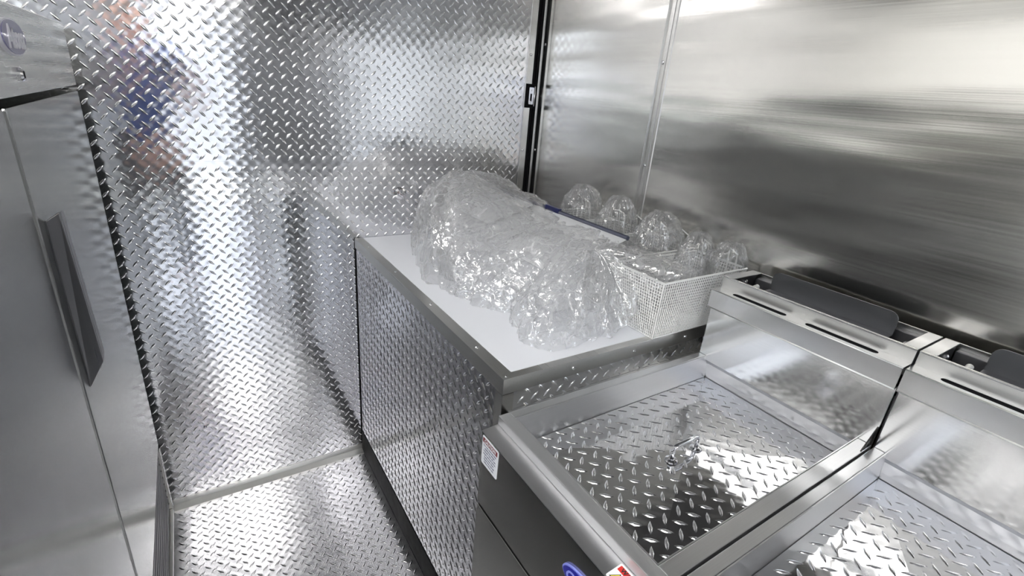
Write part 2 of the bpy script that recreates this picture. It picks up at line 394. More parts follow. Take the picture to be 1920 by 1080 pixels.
# exhaust hood above the fryers
e = empty('exhaust_hood', (.7, -.4, .44), 'steel exhaust hood with dark baffle filters over the fryers', 'exhaust hood')
MB().ext([(.30, .44), (.30, .52), (.42, .70), (XR-.004, .70), (XR-.004, .44), (XR-.012, .44), (XR-.012, .69), (.426, .69), (.308, .515), (.308, .44)], -1.7, .93).build('canopy', M['side_steel'], e)
for y in (-1.699, .925): MB().box(.31, XR-.013, y, y+.004, .44, .60).build('end_panel', M['side_steel'], e)
for k in range(6):
    MB().hexa([(.44, -1.68+k*.433, .50), (1.12, -1.68+k*.433, .56), (1.12, -1.26+k*.433, .56), (.44, -1.26+k*.433, .50), (.44, -1.68+k*.433, .53), (1.12, -1.68+k*.433, .59), (1.12, -1.26+k*.433, .59), (.44, -1.26+k*.433, .53)]).build('baffle_filter', M['grille'], e)

# door catch on the corner channel
e = empty('door_catch', (1.124, YW-.006, -.03), 'small black and chrome door catch on the wall corner channel', 'latch')
mb = MB().box(1.103, 1.147, YW-.010, YW-.0062, -.033, .052); mb.build('backplate', M['black'], e, .001)
plate('strike', rrect(1.113, 1.1345, -.020, .040, .003), [rrect(1.119, 1.1265, -.008, .018, .002)], .006, Matrix(((1, 0, 0, 0), (0, 0, 1, YW-.0135), (0, 1, 0, 0), (0, 0, 0, 1))), M['chrome'], e)
MB().tube([(1.141, YW-.012, -.026), (1.141, YW-.012, .044)], .0035, 10).build('roller_pin', M['chrome'], e, smooth=True)
for z in (-.013, .031): screw(e, (1.1235, YW-.0166, z), (0, -1, 0), .0025)

# water valve stub on the back wall
e = empty('pipe_stub', (.611, YW-.002, -.348), 'chrome threaded pipe stub poking out of the tread plate wall', 'pipe fitting')
MB().tube([(.611, YW-.0016, -.348), (.611, YW-.005, -.348), (.611, YW-.009, -.348)], [.021, .021, .014], 24).build('flange', M['chrome'], e, smooth=False)
MB().tube([(.611, YW-.0088, -.348), (.611, YW-.022, -.348)], .012, 6).build('hex_nut', M['chrome'], e, .001)
MB().tube([(.611, YW-.022, -.348), (.611, YW-.05, -.348)], [.008, .008], 16).build('nipple', M['chrome'], e)

# ---------------------------------------------------------------- refrigerator
XF = -.1938  # whole refrigerator scaled down about the camera; scaled coordinates written out below
e = empty('refrigerator', (-.6, 1.2, FL), 'tall two-door brushed steel refrigerator against the tread plate wall', 'refrigerator')
Y0f, YG0, YG1, Y1f = .3015, .9178, .9302, 1.5523
MB().box(-.96, XF-.059, Y0f, Y1f-.004, -1.225, .065).build('body', M['fridge_steel_shaded'], e, .002)
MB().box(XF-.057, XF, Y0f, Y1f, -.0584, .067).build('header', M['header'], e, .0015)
for k, (a, b) in enumerate(((YG1, Y1f), (Y0f, YG0))):
    d = MB().box(XF-.048, XF, a, b, -1.0824, -.0699).build('door', M['fridge_steel_shaded'], e, .004)
    MB().box(XF-.057, XF-.0483, a+.01, b-.01, -1.072, -.0794).build('gasket', M['black'], d)
    # pull: blade standing off the door with slanted ends
    if k: continue
    ya, yb = .9685, .9761
    zt_, zb_ = -.2326, -.5254
    h = MB().hexa([(XF+.0005, ya, zb_), (XF+.025, ya, zb_+.045), (XF+.025, yb, zb_+.045), (XF+.0005, yb, zb_),
                   (XF+.0005, ya, zt_), (XF+.018, ya+.004, zt_+.0125), (XF+.018, yb+.004, zt_+.0125), (XF+.0005, yb, zt_)]).build('handle', M['handle'], d, .001)
    MB().hexa([(XF+.0177, yb+.001, zb_+.029), (XF+.025, yb+.001, zb_+.045), (XF+.025, yb+.021, zb_+.053), (XF+.0177, yb+.021, zb_+.036),
               (XF+.011, yb+.005, zt_-.002), (XF+.018, yb+.005, zt_+.0115), (XF+.018, yb+.023, zt_+.008), (XF+.011, yb+.023, zt_-.006)]).build('grip_flange', M['handle'], h)
# kick grille of level slats
MB().box(XF-.057, XF-.023, Y0f, Y1f-.006, -1.316, -1.093).build('kick_backing', M['dark'], e)
for k in range(8):
    z = -1.1053-.0258*k
    MB().ext([(XF-.022, z), (XF-.004, z-.006), (XF-.004, z-.0145), (XF-.022, z-.0087)], Y0f+.02, Y1f-.029).build('slat', M['grille'], e)
MB().box(XF-.0225, XF+.003, Y1f-.025, Y1f-.006, -1.330, -1.091).build('grille_end', M['trim_z'], e, .001)
MB().ext([(XF-.02, -1.330), (XF+.004, -1.330), (XF+.004, -1.3167), (XF-.02, -1.3167)], Y0f, Y1f-.026).build('grille_rail', M['trim'], e, .001)
for x, y in ((-.86, .38), (-.86, 1.43), (-.29, .38), (-.29, 1.43)):
    MB().tube([(x, y, FL+.001), (x, y, -1.224)], .025, 12).build('foot', M['black'], e)
def text_mesh(s, size, extr=.0004, bold=0., shear=0., sx=1.):
    cu = D.curves.new('t', 'FONT'); cu.body = s; cu.size = size; cu.align_x = 'CENTER'; cu.align_y = 'CENTER'; cu.extrude = extr; cu.offset = bold; cu.shear = shear
    cu.resolution_u = 3
    tmp = D.objects.new('t', cu); C.objects.link(tmp); bpy.context.view_layer.update(); me = D.meshes.new_from_object(tmp); D.objects.remove(tmp)
    me.transform(Matrix.Diagonal((sx, 1, 1, 1)))
    return me
# basis on a face that looks towards +X (text runs along -... Y): columns right, up, out
def face_x(x, y, z): return Matrix(((0, 0, 1, x), (1, 0, 0, y), (0, 1, 0, z), (0, 0, 0, 1)))
def face_xn(x, y, z): return Matrix(((0, 0, -1, x), (-1, 0, 0, y), (0, 1, 0, z), (0, 0, 0, 1)))
def ell(a, b, n=36): return [(a*math.cos(2*math.pi*i/n), b*math.sin(2*math.pi*i/n)) for i in range(n)]
bc = (XF+.0024, 1.048, .0196)
bd = plate('badge', ell(.069, .0249), [], .005, face_x(*bc), M['silver'], e)
plate('badge_face', ell(.065, .0225), [], .002, face_x(XF+.0054, bc[1], bc[2]), M['violet'], bd)
tm = text_mesh('Atosa', .042, .0006, .0012, .1, .95); tm.transform(face_x(XF+.0071, bc[1]+.002, bc[2]-.001)); link('badge_lettering', tm, M['silver'], bd)
lk = MB().tube([(XF-.001, 1.038, -.0297), (XF+.0055, 1.038, -.0297), (XF+.008, 1.038, -.0297)], [.010, .010, .0075], 20).build('lock', M['chrome'], e)
MB().box(XF+.0079, XF+.0087, 1.0369, 1.0391, -.0345, -.025).build('keyhole', M['black'], lk)

# ---------------------------------------------------------------- counter cabinet
XC, ZT, Y1c = .448, -.500, .650
e = empty('counter_cabinet', (.8, 1.15, FL), 'low counter cabinet clad in tread plate with white top and aluminium edging', 'cabinet')
MB().box(XC+.004, XR-.03, Y1c+.004, YW-.03, FL+.10, ZT-.004).build('carcass', M['side_steel'], e)
fp = MB().box(XC, XC+.004, Y1c+.022, YW-.004, -1.306, ZT-.030).build('front_panel', M['counter_plate'], e)
treads('tread_pattern', lambda u, v, h: (XC-h, u, v), Y1c+.022, YW-.01, -1.306, ZT-.030, M['tread'], fp, inset=.006)
sp_ = MB().box(XC+.022, XR-.003, Y1c, Y1c+.004, FL+.1, ZT-.030).build('side_panel', M['side_plate'], e)
treads('tread_pattern', lambda u, v, h: (u, Y1c-h, v), XC+.022, XR-.01, -.72, ZT-.030, M['tread'], sp_, inset=.006)
MB().box(.462, 1.10, .6055, Y1c-.0005, -.576, -.573).build('bounce_strip', M['trim'], e)  # added reflector: bounces light out of the gap onto the side panel
MB().box(XC+.012, XR-.003, Y1c+.006, YW-.004, FL+.001, -1.308).build('kick_board', M['black'], e)
MB().box(XC-.002, XC+.012, Y1c+.0, YW-.004, FL+.001, -1.306).build('kick_strip', M['black'], e, .002)
MB().box(XC+.020, XR-.003, Y1c+.013, YW-.004, ZT-.0035, ZT+.0008).build('worktop', M['white_top'], e)
MB().ext([(XC-.0022, ZT-.032), (XC, ZT-.032), (XC, ZT), (XC+.026, ZT), (XC+.026, ZT+.002), (XC-.0022, ZT+.002)], Y1c-.002, YW-.005).build('edge_angle', M['trim'], e, .0006)
a2 = MB().ext([(-.0022, ZT-.032), (0, ZT-.032), (0, ZT), (.017, ZT), (.017, ZT+.0022), (-.0022, ZT+.0022)], XC-.002, XR-.003).build('edge_angle', M['trim'], e, .0006)
for v in a2.data.vertices: x, y, z = v.co; v.co = (y, Y1c+x, z)
pa = MB().ext([(XC-.0024, Y1c-.0024), (XC+.024, Y1c-.0024), (XC+.024, Y1c), (XC, Y1c), (XC, Y1c+.024), (XC-.0024, Y1c+.024)], 0, 1).build('corner_post', M['trim_z'], e)
for v in pa.data.vertices: x, y, z = v.co; v.co = (x, z, FL+.003+(ZT-.033-FL-.003)*y)
MB().box(XC-.003, XC+.012, YW-.0038, YW-.0004, -1.306, ZT).build('wall_gap_strip', M['black'], e)  # black strip stands in for the dark gap line at the wall
for y in (.78, 1.02, 1.27, 1.52): screw(e, (XC+.012, y, ZT+.002), (0, 0, 1), .0032)
for x in (.62, .80, .98): screw(e, (x, Y1c-.0022, ZT-.016), (0, -1, 0), .0036)
screw(e, (XC+.008, Y1c+.006, ZT+.002), (0, 0, 1), .003)

# ---------------------------------------------------------------- the fryers
def make_fryer(dy, label, badge, zoff=0.):
    e = empty('deep_fryer', (.7, .413+dy, FL), label, 'fryer', None)
    ya, yb = .224+dy, .604+dy          # ends along the wall
    XO = .411; ZR = -.538; XT = .985
    # rim: front, far and near bands round the tank
    MB().box(XO, .434, ya, yb, ZR-.018, ZR).build('rim_front', M['rim_y'], e, .0012)
    MB().box(.4345, XT-.001, yb-.018, yb, ZR-.020, ZR).build('rim_side', M['fryer_x'], e, .0012)
    MB().box(.4345, XT-.001, ya, ya+.024, ZR-.020, ZR).build('rim_side', M['fryer_x'], e, .0012)
    # corner gussets where the rim meets the riser
    for y in (ya+.001,):
        g = MB().add([(.945, y, ZR), (XT-.001, y, ZR), (XT-.001, y, -.498), (.945, y+.0025, ZR), (XT-.001, y+.0025, ZR), (XT-.001, y+.0025, -.498)], [(0, 1, 2), (5, 4, 3), (0, 3, 4, 1), (1, 4, 5, 2), (2, 5, 3, 0)])
        g.build('gusset', M['riser'], e)
    # tank walls
    ti0, ti1 = ya+.0245, yb-.0185
    tk = MB()
    tk.box(.434, .437, ti0, ti1, -.66, ZR-.0005).box(.437, XT+.015, ti0, ti0+.002, -.66, ZR-.0205+.02).box(.437, XT+.015, ti1-.002, ti1, -.66, ZR-.0205+.02)
    tk.box(.437, XT+.015, ti0, ti1, -.664, -.660)
    tk.build('tank', M['fryer_x'], e)
    # cove and riser
    MB().ext([(1.004, -.640), (1.004, -.606), (.9985, -.585), (.9935, -.560), (XT, -.549), (XT+.004, -.549), (1.010, -.600), (1.010, -.640)], ti0+.0021, ti1-.0021).build('tank_back', M['cove'], e)
    MB().box(XT, XT+.003, ya+.001, yb-.001, -.5488, -.4125).build('riser', M['riser'], e)
    # lip with drain slots
    lp = MB().ext([(XT-.0005, -.413), (.970, -.413), (.970, -.371), (.9715, -.3695), (.9715, -.372), (.9725, -.410), (XT-.0005, -.410)], ya, yb).build('lip', M['fryer_steel'], e)
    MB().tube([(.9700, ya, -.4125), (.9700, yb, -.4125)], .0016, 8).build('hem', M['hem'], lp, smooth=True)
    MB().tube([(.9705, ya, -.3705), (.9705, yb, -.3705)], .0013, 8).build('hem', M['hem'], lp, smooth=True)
    slots = [stadium(.9825, .9985, ya+.046, ya+.176), stadium(.9825, .9985, ya+.216, ya+.338)]
    plate('slotted_shelf', [(.9716, ya), (1.0054, ya), (1.0054, yb), (.9716, yb)], slots, .0009, Matrix.Translation((0, 0, -.3700)), M['fryer_steel'], e)
    MB().ext([(.9735, -.3755), (1.005, -.3755), (1.005, -.3708), (1.000, -.3708), (1.000, -.3738), (.9735, -.3738)], ya+.002, yb-.002).build('slot_shade', M['dark'], e)  # dark sheet put under the slots to paint the shade below
    MB().box(1.0055, 1.0080, ya, yb, -.3955, -.345).build('step', M['satin'], e, .0005)
    MB().box(1.0030, 1.0105, ya, yb, -.3449, -.3425).build('top_flange', M['fryer_steel'], e, .0005)
    # flue box
    MB().box(1.120, 1.1235, ya, yb, -.56, -.3425).build('flue_back', M['trim'], e, .0006)
    MB().box(1.1035, 1.1199, ya+.024, yb-.024, -.42, -.3530).build('flue_liner', M['guard_in'], e, .001)
    for a, b in ((ya, ya+.022), (yb-.022, yb)):
        MB().box(1.0110, 1.1195, a, b, -.3449, -.3425).build('flue_end_cap', M['fryer_x'], e, .0005)
        MB().box(1.0085, 1.1195, a+.001 if a == ya else b-.003, a+.003 if a == ya else b-.001, -.56, -.345).build('flue_side', M['fryer_x'], e)
    MB().box(1.0085, 1.1195, ya+.004, yb-.004, -.44, -.436).build('flue_floor', M['dark'], e)
    for a, b in ((ya+.016, ya+.022), (yb-.022, yb-.016)):
        MB().box(1.0090, 1.1030, a, b, -.43, -.346).build('flue_baffle', M['flue_in'], e)
    sx_ = MB(); p = Vector((1.060, yb-.022, -.356)); n = Vector((0, -1, 0))
    sx_.tube([p, p+n*.003, p+n*.005], [.006, .006, .003], 8); p = Vector((1.075, ya+.022, -.360)); n = Vector((0, 1, 0)); 
    sx_.build('bolt', M['chrome'], e)
    b2 = MB(); b2.tube([p, p+n*.003, p+n*.005], [.006, .006, .003], 8); b2.build('bolt', M['chrome'], e)
    # bent guard sheet: upright plate and flat foot
    g0, g1 = ya+.062, ya+.310
    pts = [(g0, -.362), (g1, -.362)] + [(g1-.016+.016*math.cos(t*math.pi/12), -.332+.016*math.sin(t*math.pi/12)) for t in range(0, 7)] + [(g0+.016+.016*math.cos(t*math.pi/12), -.332+.016*math.sin(t*math.pi/12)) for t in range(6, 13)]
    gp = plate('guard_plate', pts, [], .002, Matrix(((0, 0, 1, 1.085), (1, 0, 0, 0), (0, 1, 0, 0), (0, 0, 0, 1))), M['guard'], e)
    MB().box(1.0075, 1.0838, g0, g1, -.3625, -.3605).build('guard_foot', M['guard_in'], gp)
    MB().tube([(1.02, g1+.012, -.358), (1.052, g1+.012, -.354)], .0055, 12).build('ceramic_sleeve', M['ceramic'], e)
    MB().box(1.010, 1.090, g0-.03, g0-.022, -.39, -.363).build('bracket', M['guard_in'], e)
    # cabinet
    XB = .378; zt = -.559
    MB().ext([(XB, zt-.002), (XB, zt), (XO+.001, ZR-.0185), (.44, ZR-.0185), (.44, zt-.002)], ya, yb).build('ledge', M['ledge'], e)
    MB().box(XB+.0035, 1.119, ya+.001, yb-.001, -1.30, -.665).build('body', M['front_steel'], e, .001)
    MB().box(XB+.0035, .4335, ya+.001, yb-.001, -.664, zt-.0025).build('front_box', M['front_steel'], e)
    for a, b in ((ya, ya+.002), (yb-.002, yb)):
        MB().box(.434, 1.119, a, b, -.6645, ZR-.0205).build('side_sheet', M['fryer_x'], e)
    MB().box(XB, XB+.003, ya, yb, -.7215, zt-.0022).build('front_panel', M['front_steel'], e, .001)
    d = MB().box(XB-.001, XB+.003, ya+.001, yb-.001, -1.29, -.7275).build('door', M['front_steel'], e, .001)
    MB().box(XB+.0031, XB+.0034, ya+.001, yb-.001, -.7275, -.7216).build('door_gap_shade', M['dark'], e)  # dark strip painted as the shade in the gap above the door
    hd = MB().tube([(XB-.002, ya+.05, -.80), (XB-.03, ya+.05, -.81), (XB-.03, ya+.05, -.93), (XB-.002, ya+.05, -.94)], .006, 10); hd.build('handle', M['chrome'], d)
    for x in (.43, 1.07):
        for y in (ya+.05, yb-.05):
            MB().tube([(x, y, -1.30), (x, y, -1.335), (x, y, -1.335), (x, y, FL+.003)], [.018, .018, .026, .026], 14).build('leg', M['chrome'], e)
    # tank cover of tread plate, cross-broken to a shallow pyramid with a bail handle
    lx0, lx1, ly0, ly1, zl = .4395, 1.001, ti0+.003, ti1-.003, -.602
    cx, cy = (lx0+lx1)/2, (ly0+ly1)/2; hp = .008
    def zlid(x, y):
        a = abs(x-cx)/((lx1-lx0)/2); b = abs(y-cy)/((ly1-ly0)/2)
        return zl+hp*(1-max(a, b))
    cv = MB().add([(lx0, ly0, zl), (lx1, ly0, zl), (lx1, ly1, zl), (lx0, ly1, zl), (cx, cy, zl+hp), (lx0, ly0, zl-.004), (lx1, ly0, zl-.004), (lx1, ly1, zl-.004), (lx0, ly1, zl-.004)],
                 [(0, 1, 4), (1, 2, 4), (2, 3, 4), (3, 0, 4), (0, 5, 6, 1), (1, 6, 7, 2), (2, 7, 8, 3), (3, 8, 5, 0), (8, 7, 6, 5)])
    c = cv.build('tank_cover', M['lid_plate'], e)
    treads('tread_pattern', lambda u, v, h: (u, v, zlid(u, v)+h), lx0, lx1, ly0, ly1, M['tread'], c, inset=.007)
    hx0, hx1, hy = .672, .742, .413+dy
    zb = zl+hp
    pts = [(hx0, hy, zb), (hx0, hy, zb+.022), (hx0+.003, hy, zb+.0275), (hx0+.009, hy, zb+.030), (hx1-.009, hy, zb+.030), (hx1-.003, hy, zb+.0275), (hx1, hy, zb+.022), (hx1, hy, zb)]
    h = MB().tube(pts, .0042, 12).build('cover_handle', M['chrome'], c, smooth=True)
    for x in (hx0, hx1):
        MB().tube([(x, hy, zb-.001), (x, hy, zb+.002), (x, hy, zb+.004)], [.012, .011, .006], 20).build('handle_foot', M['chrome'], c)
    return e
f1 = make_fryer(0, 'steel deep fryer beside the counter, with caution label and blue oval badge', True)
f2 = make_fryer(-.3838, 'steel deep fryer farther from the counter, cut off by the picture edge', False)

# labels on the first fryer
XB = .378
lab = plate('caution_label', rrect(-.027, .027, -.030, .030, .003), [], .0006, face_xn(XB-.0005, .5715, -.5935), M['white'], f1)
lab['label'] = 'white sticker with dark red header and fine print'
plate('label_header', rrect(-.0245, .0245, .0175, .027, .001), [], .0003, face_xn(XB-.0011, .5715, -.5935), M['maroon'], lab)
tm = text_mesh('CAUTION', .0085, .0001, .0002); tm.transform(face_xn(XB-.0014, .5715, -.5935+.0222)); link('label_lettering', tm, M['white'], lab)
lines = ['Do not operate this', 'appliance unless', 'trained. Hot oil can', 'cause serious burns.', 'Keep area clear.', 'Read the manual', 'before first use.']
for i, s in enumerate(lines):
    tm = text_mesh(s, .0052, .0001, .0001); tm.transform(face_xn(XB-.0010, .5715, -.5935+.0125-.0058*i)); link('label_lettering', tm, M['greyink'], lab)
bd = plate('badge', ell(.052, .0205), [], .003, face_xn(XB-.0018, .302, -.6185), M['badge_rim'], f1)
bd['label'] = 'blue oval badge with pale script lettering'
plate('badge_face', ell(.0495, .0185), [], .001, face_xn(XB-.0037, .302, -.6185), M['badge_blue'], bd)
tm = text_mesh('CookRite', .0235, .0003, .0006, .3, .95); tm.transform(face_xn(XB-.0045, .302, -.6190)); link('badge_lettering', tm, M['badge_rim'], bd)
# warning sticker on the sloping ledge: right runs towards -Y, up towards the tank
ax = Vector((0, -1, 0)); up = Vector((.034, 0, .0025)).normalized(); nn = ax.cross(up)
cpt = Vector((.3935, .252, -.5576))+nn*.0007
ML = Matrix(((ax.x, up.x, nn.x, cpt.x), (ax.y, up.y, nn.y, cpt.y), (ax.z, up.z, nn.z, cpt.z), (0, 0, 0, 1)))
wl_ = plate('warning_label', rrect(-.030, .028, -.0145, .0145, .002), [], .0005, ML, M['white'], f1)
wl_['label'] = 'white warning sticker with red header and yellow triangle'
T = lambda x, y, z: ML @ Matrix.Translation((x, y, z))
plate('label_header', rrect(-.0275, .0258, .0035, .0120, .0008), [], .0002, T(0, 0, .0004), M['red'], wl_)
plate('label_triangle', [(-.027, -.0115), (-.0105, -.0115), (-.01875, .0025)], [], .0002, T(0, 0, .0004), M['ink'], wl_)
plate('label_triangle', [(-.0250, -.0103), (-.0125, -.0103), (-.01875, .0004)], [], .0002, T(0, 0, .0006), M['yellow'], wl_)
tm = text_mesh('WARNING', .0088, .0001, .0003); tm.transform(T(-.002, .0078, .0006)); link('label_lettering', tm, M['ink'], wl_)
tm = text_mesh('!', .009, .0001, .0003); tm.transform(T(-.01875, -.0066, .0008)); link('label_lettering', tm, M['ink'], wl_)
for i, s in enumerate(['HOT OIL AND PARTS', 'CAN CAUSE BURNS']):
    tm = text_mesh(s, .0034, .0001, .0001); tm.transform(T(.0085, -.002-.005*i, .0005)); link('label_lettering', tm, M['ink'], wl_)

# ---------------------------------------------------------------- fry baskets of square wire mesh
def wires(segs, r):
    V = []; F = []; k = 0
    for a, b in segs:
        a = Vector(a); b = Vector(b); d = (b-a).normalized(); q = Vector((0, 0, 1)) if abs(d.z) < .9 else Vector((1, 0, 0))
        e1 = d.cross(q).normalized()*r; e2 = d.cross(e1)
        for p in (a, b): V += [p+e1, p+e2, p-e1, p-e2]
        F += [(k+j, k+(j+1) % 4, k+4+(j+1) % 4, k+4+j) for j in range(4)]; k += 8
    return V, F
def basket_parts(L=.305, W=.152, Hh=.148, t=.026, p=.0075):
    """box open at the top, narrower at the base; origin at the near left corner of its foot"""
    def P(u, v, w):            # u along length, v across, w up, all 0..1
        k = (1-w)*t
        x = k+u*(L-2*k); y = k*.8+v*(W-1.6*k); return (x, y, w*Hh)
    segs = []
    nl, nw, nh = int(L/p), int(W/p), int(Hh/p)
    for i in range(nl+1):
        u = i/nl
        segs += [(P(u, 0, 0), P(u, 0, 1)), (P(u, 1, 0), P(u, 1, 1)), (P(u, 0, 0), P(u, 1, 0))]
    for i in range(nw+1):
        v = i/nw
        segs += [(P(0, v, 0), P(0, v, 1)), (P(1, v, 0), P(1, v, 1)), (P(0, v, 0), P(1, v, 0))]
    for i in range(1, nh+1):
        w_ = i/nh
        segs += [(P(0, 0, w_), P(1, 0, w_)), (P(0, 1, w_), P(1, 1, w_)), (P(0, 0, w_), P(0, 1, w_)), (P(1, 0, w_), P(1, 1, w_))]
    return segs, P
segs, PB = basket_parts()
def make_basket():
    e = D.objects.new('fry_basket', None); C.objects.link(e); e.empty_display_size = .05
    V, F = wires(segs, .00105); me = D.meshes.new('wire_mesh'); me.from_pydata(V, [], F)
    o = link('wire_mesh', me, M['wire'], e); o['kind'] = 'stuff'
    MB().tube([PB(0, 0, 1), PB(1, 0, 1), PB(1, 1, 1), PB(0, 1, 1)], .0030, 8, True).build('rim_wire', M['wire'], e)
    MB().tube([PB(0, 0, 0), PB(1, 0, 0), PB(1, 1, 0), PB(0, 1, 0)], .0020, 8, True).build('foot_wire', M['wire'], e)
    for v in (0, 1):
        for u in (0, 1):
            MB().tube([PB(u, v, 0), PB(u, v, 1)], .0022, 8).build('corner_wire', M['wire'], e)
    # hook loops at the wall end and a folded handle stay inside
    for v in (.25, .75):
        a = Vector(PB(1, v, 1)); MB().tube([a+Vector((-.004, -.012, -.03)), a+Vector((-.012, -.012, .030)), a+Vector((-.03, 0, .045)), a+Vector((-.012, .012, .030)), a+Vector((-.004, .012, -.03))], .0022, 8).build('hook', M['wire'], e)
    for v in (.38, .62):
        a = Vector(PB(0, v, 1)); MB().tube([a, a+Vector((.035, 0, -.06)), a+Vector((.06, 0, -.115))], .0024, 8).build('handle_socket', M['wire'], e)
    return e
def copy_tree(o, parent=None):
    c = o.copy(); C.objects.link(c); c.parent = parent
    for ch in list(o.children): copy_tree(ch, c)
    return c
b0 = make_basket()
BP = [(.832, .627), (.858, .797), (.856, .967), (.858, 1.137)]
BL = ['empty wire fry basket closest to the fryers at the counter end', 'second wire fry basket from the fryers, behind the end one',
      'third wire fry basket from the fryers, half hidden by the big bag', 'fry basket farthest from the fryers, mostly behind the big bag']
for i, ((x, y), l) in enumerate(zip(BP, BL)):
    b = b0 if i == 0 else copy_tree(b0)
    b.location = (x-.004, y, ZT+.0045)
    tag(b, l, 'basket', 'wire fry baskets along the wall')

# ---------------------------------------------------------------- white appliance under the big bag
e = empty('packed_box', (.74, 1.17, ZT), 'white film-covered box with sloping dark-edged lid inside the big bag', 'box')
MB().ext([(.715, ZT+.004), (.715, -.394), (.815, -.3625), (.815, ZT+.004)], .86, 1.49).build('shell', M['white_box'], e, .003)
def sheet(x0, z0, x1, z1, ya, yb, t=.003):
    return MB().hexa([(x0, ya, z0-t), (x1, ya, z1-t), (x1, yb, z1-t), (x0, yb, z0-t), (x0, ya, z0), (x1, ya, z1), (x1, yb, z1), (x0, yb, z0)])
sl = lambda x: -.4095+(x-.632)*.317
ld = sheet(.700, sl(.700), .925, sl(.925), .845, 1.50).build('lid', M['white_box'], e, .001)
MB().tube([(.928, .843, sl(.928)+.002), (.928, 1.502, sl(.928)+.002)], .0062, 8).build('edge_strip', M['blue_edge'], ld)
MB().box(.9215, .9335, 1.13, 1.20, sl(.928)-.003, sl(.928)+.0125).build('clip', M['navy'], ld, .002)
l2 = sheet(.74, sl(.74)+.012, .905, sl(.905)+.012, 1.24, 1.515).build('lid', M['white_box'], e, .001)
MB().tube([(.908, 1.24, sl(.908)+.012), (.908, 1.515, sl(.908)+.012)], .0055, 8).build('edge_strip', M['blue_edge'], l2)
for y in (1.26, 1.49): MB().box(.75, .77, y-.01, y+.01, sl(.75)+.0035, sl(.75)+.0145).build('spacer', M['white'], e)

# ---------------------------------------------------------------- crinkled plastic bags
def lerp_loop(pts, n):
    P = [Vector(p) for p in pts]; m = len(P); L_ = [0]
    for i in range(m): L_.append(L_[-1]+(P[(i+1) % m]-P[i]).length)
    out = []
    for k in range(n):
        t = L_[-1]*k/n; i = max(j for j in range(m) if L_[j] <= t+1e-9)
        f = (t-L_[i])/max(1e-9, L_[i+1]-L_[i]); f_ = f
        out.append(P[i].lerp(P[(i+1) % m], f_))
    for _ in range(3):
        out = [(out[i-1]+out[i]*2+out[(i+1) % n])/4 for i in range(n)]
    return out
def ridged(p, s, oct_=3):
    v = 0; a = 1
    for i in range(oct_):
        v += a*(1-2*abs(noise.noise(p*s+Vector((7.1*i, 3.3, 1.7*i)))))
        s *= 2.1; a *= .5
    return v/1.75
def crease(p, s):
    d = noise.voronoi(p*s)[0]; return d[1]-d[0]
def bag(name, base, ridge, nth, ns, amp, mat, pw=2.6, seed=0, pleat=.25, parent=None, fs=1.):
    """closed drape: base outline on the counter, pulled up to a ridge line, crinkled"""
    B = lerp_loop(base, nth)
    R_ = [Vector(q) for q in ridge]
    off = Vector((seed*3.1, seed*1.7, seed*.9))
    V = []
    perim = [0]
    for k in range(1, nth): perim.append(perim[-1]+(B[k]-B[k-1]).length)
    for k, b in enumerate(B):
        # closest point of the ridge line
        best = None
        for i in range(len(R_)-1):
            a, c = R_[i], R_[i+1]; ab = (c-a); ab2 = Vector((ab.x, ab.y, 0)); w_ = Vector((b.x-a.x, b.y-a.y, 0))
            t = max(0, min(1, w_.dot(ab2)/max(1e-9, ab2.dot(ab2)))); q = a+ab*t
            dd = (Vector((q.x-b.x, q.y-b.y, 0))).length
            if best is None or dd < best[0]: best = (dd, q)
        q = best[1]
        for j in range(ns+1):
            s = j/ns
            # superellipse section from ridge (s=0) to the foot (s=1)
            ang = s*math.pi/2
            rad = math.sin(ang)**(2/pw); hh = math.cos(ang)**(2/pw)
            p = Vector((q.x+(b.x-q.x)*rad, q.y+(b.y-q.y)*rad, b.z+(q.z-b.z)*hh))
            out = Vector((b.x-q.x, b.y-q.y, 0)); out = out.normalized() if out.length > 1e-6 else Vector((0, 0, 1))
            nrm = (out*math.sin(ang)+Vector((0, 0, 1))*math.cos(ang)).normalized()
            pp = p*fs+off
            big = noise.noise(pp*7)*1.0
            wx = noise.noise(pp*5+off)*1.3; wy = noise.noise(pp*5-off)
            ct = Vector((math.cos(2*math.pi*k/nth), math.sin(2*math.pi*k/nth), 0))
            pl = ct*(9*pleat*4/2.2)+Vector((wx, wy, s*1.3+seed))
            fold = 1-2.6*abs(noise.noise(pl))+.5*(1-2.6*abs(noise.noise(pl*2.3)))-.6
            cr = crease(pp+Vector((noise.noise(pp*9), noise.noise(pp*9+off), 0))*.04, 17)
            cr2 = crease(pp, 42)
            fade = .35+.65*min(1, 4*s+.3)
            pq = Vector((perim[k]*fs, s*.085*fs, seed*2.3)); pq += Vector((noise.noise(pp*6), noise.noise(pp*6+off), 0))*.035
            c1 = crease(pq+pp*.25, 9); c2 = crease(pq+pp*.3+off, 19); c3 = crease(pq*1.0+pp*.8, 44)
            msk = min(1, max(.06, .5+1.7*noise.noise(pp*4.5-off)))
            d = amp*(big*.9+fold*(.15+.5*s)-c1*1.5-c2*1.05*msk-c3*.75*msk+1.1)*fade
            v = p+nrm*d
            if v.z < b.z and b.z < ZT+.01: v.z = b.z+abs(noise.noise(pp*30))*.001
            V.append(v)
    F = []
    for k in range(nth):
        a, c = k*(ns+1), ((k+1) % nth)*(ns+1)
        for j in range(ns): F.append((a+j, c+j, c+j+1, a+j+1))
    me = D.meshes.new(name); me.from_pydata(V, [], F)
    o = link(name, me, mat, parent, True)
    return o
zb = ZT+.0025
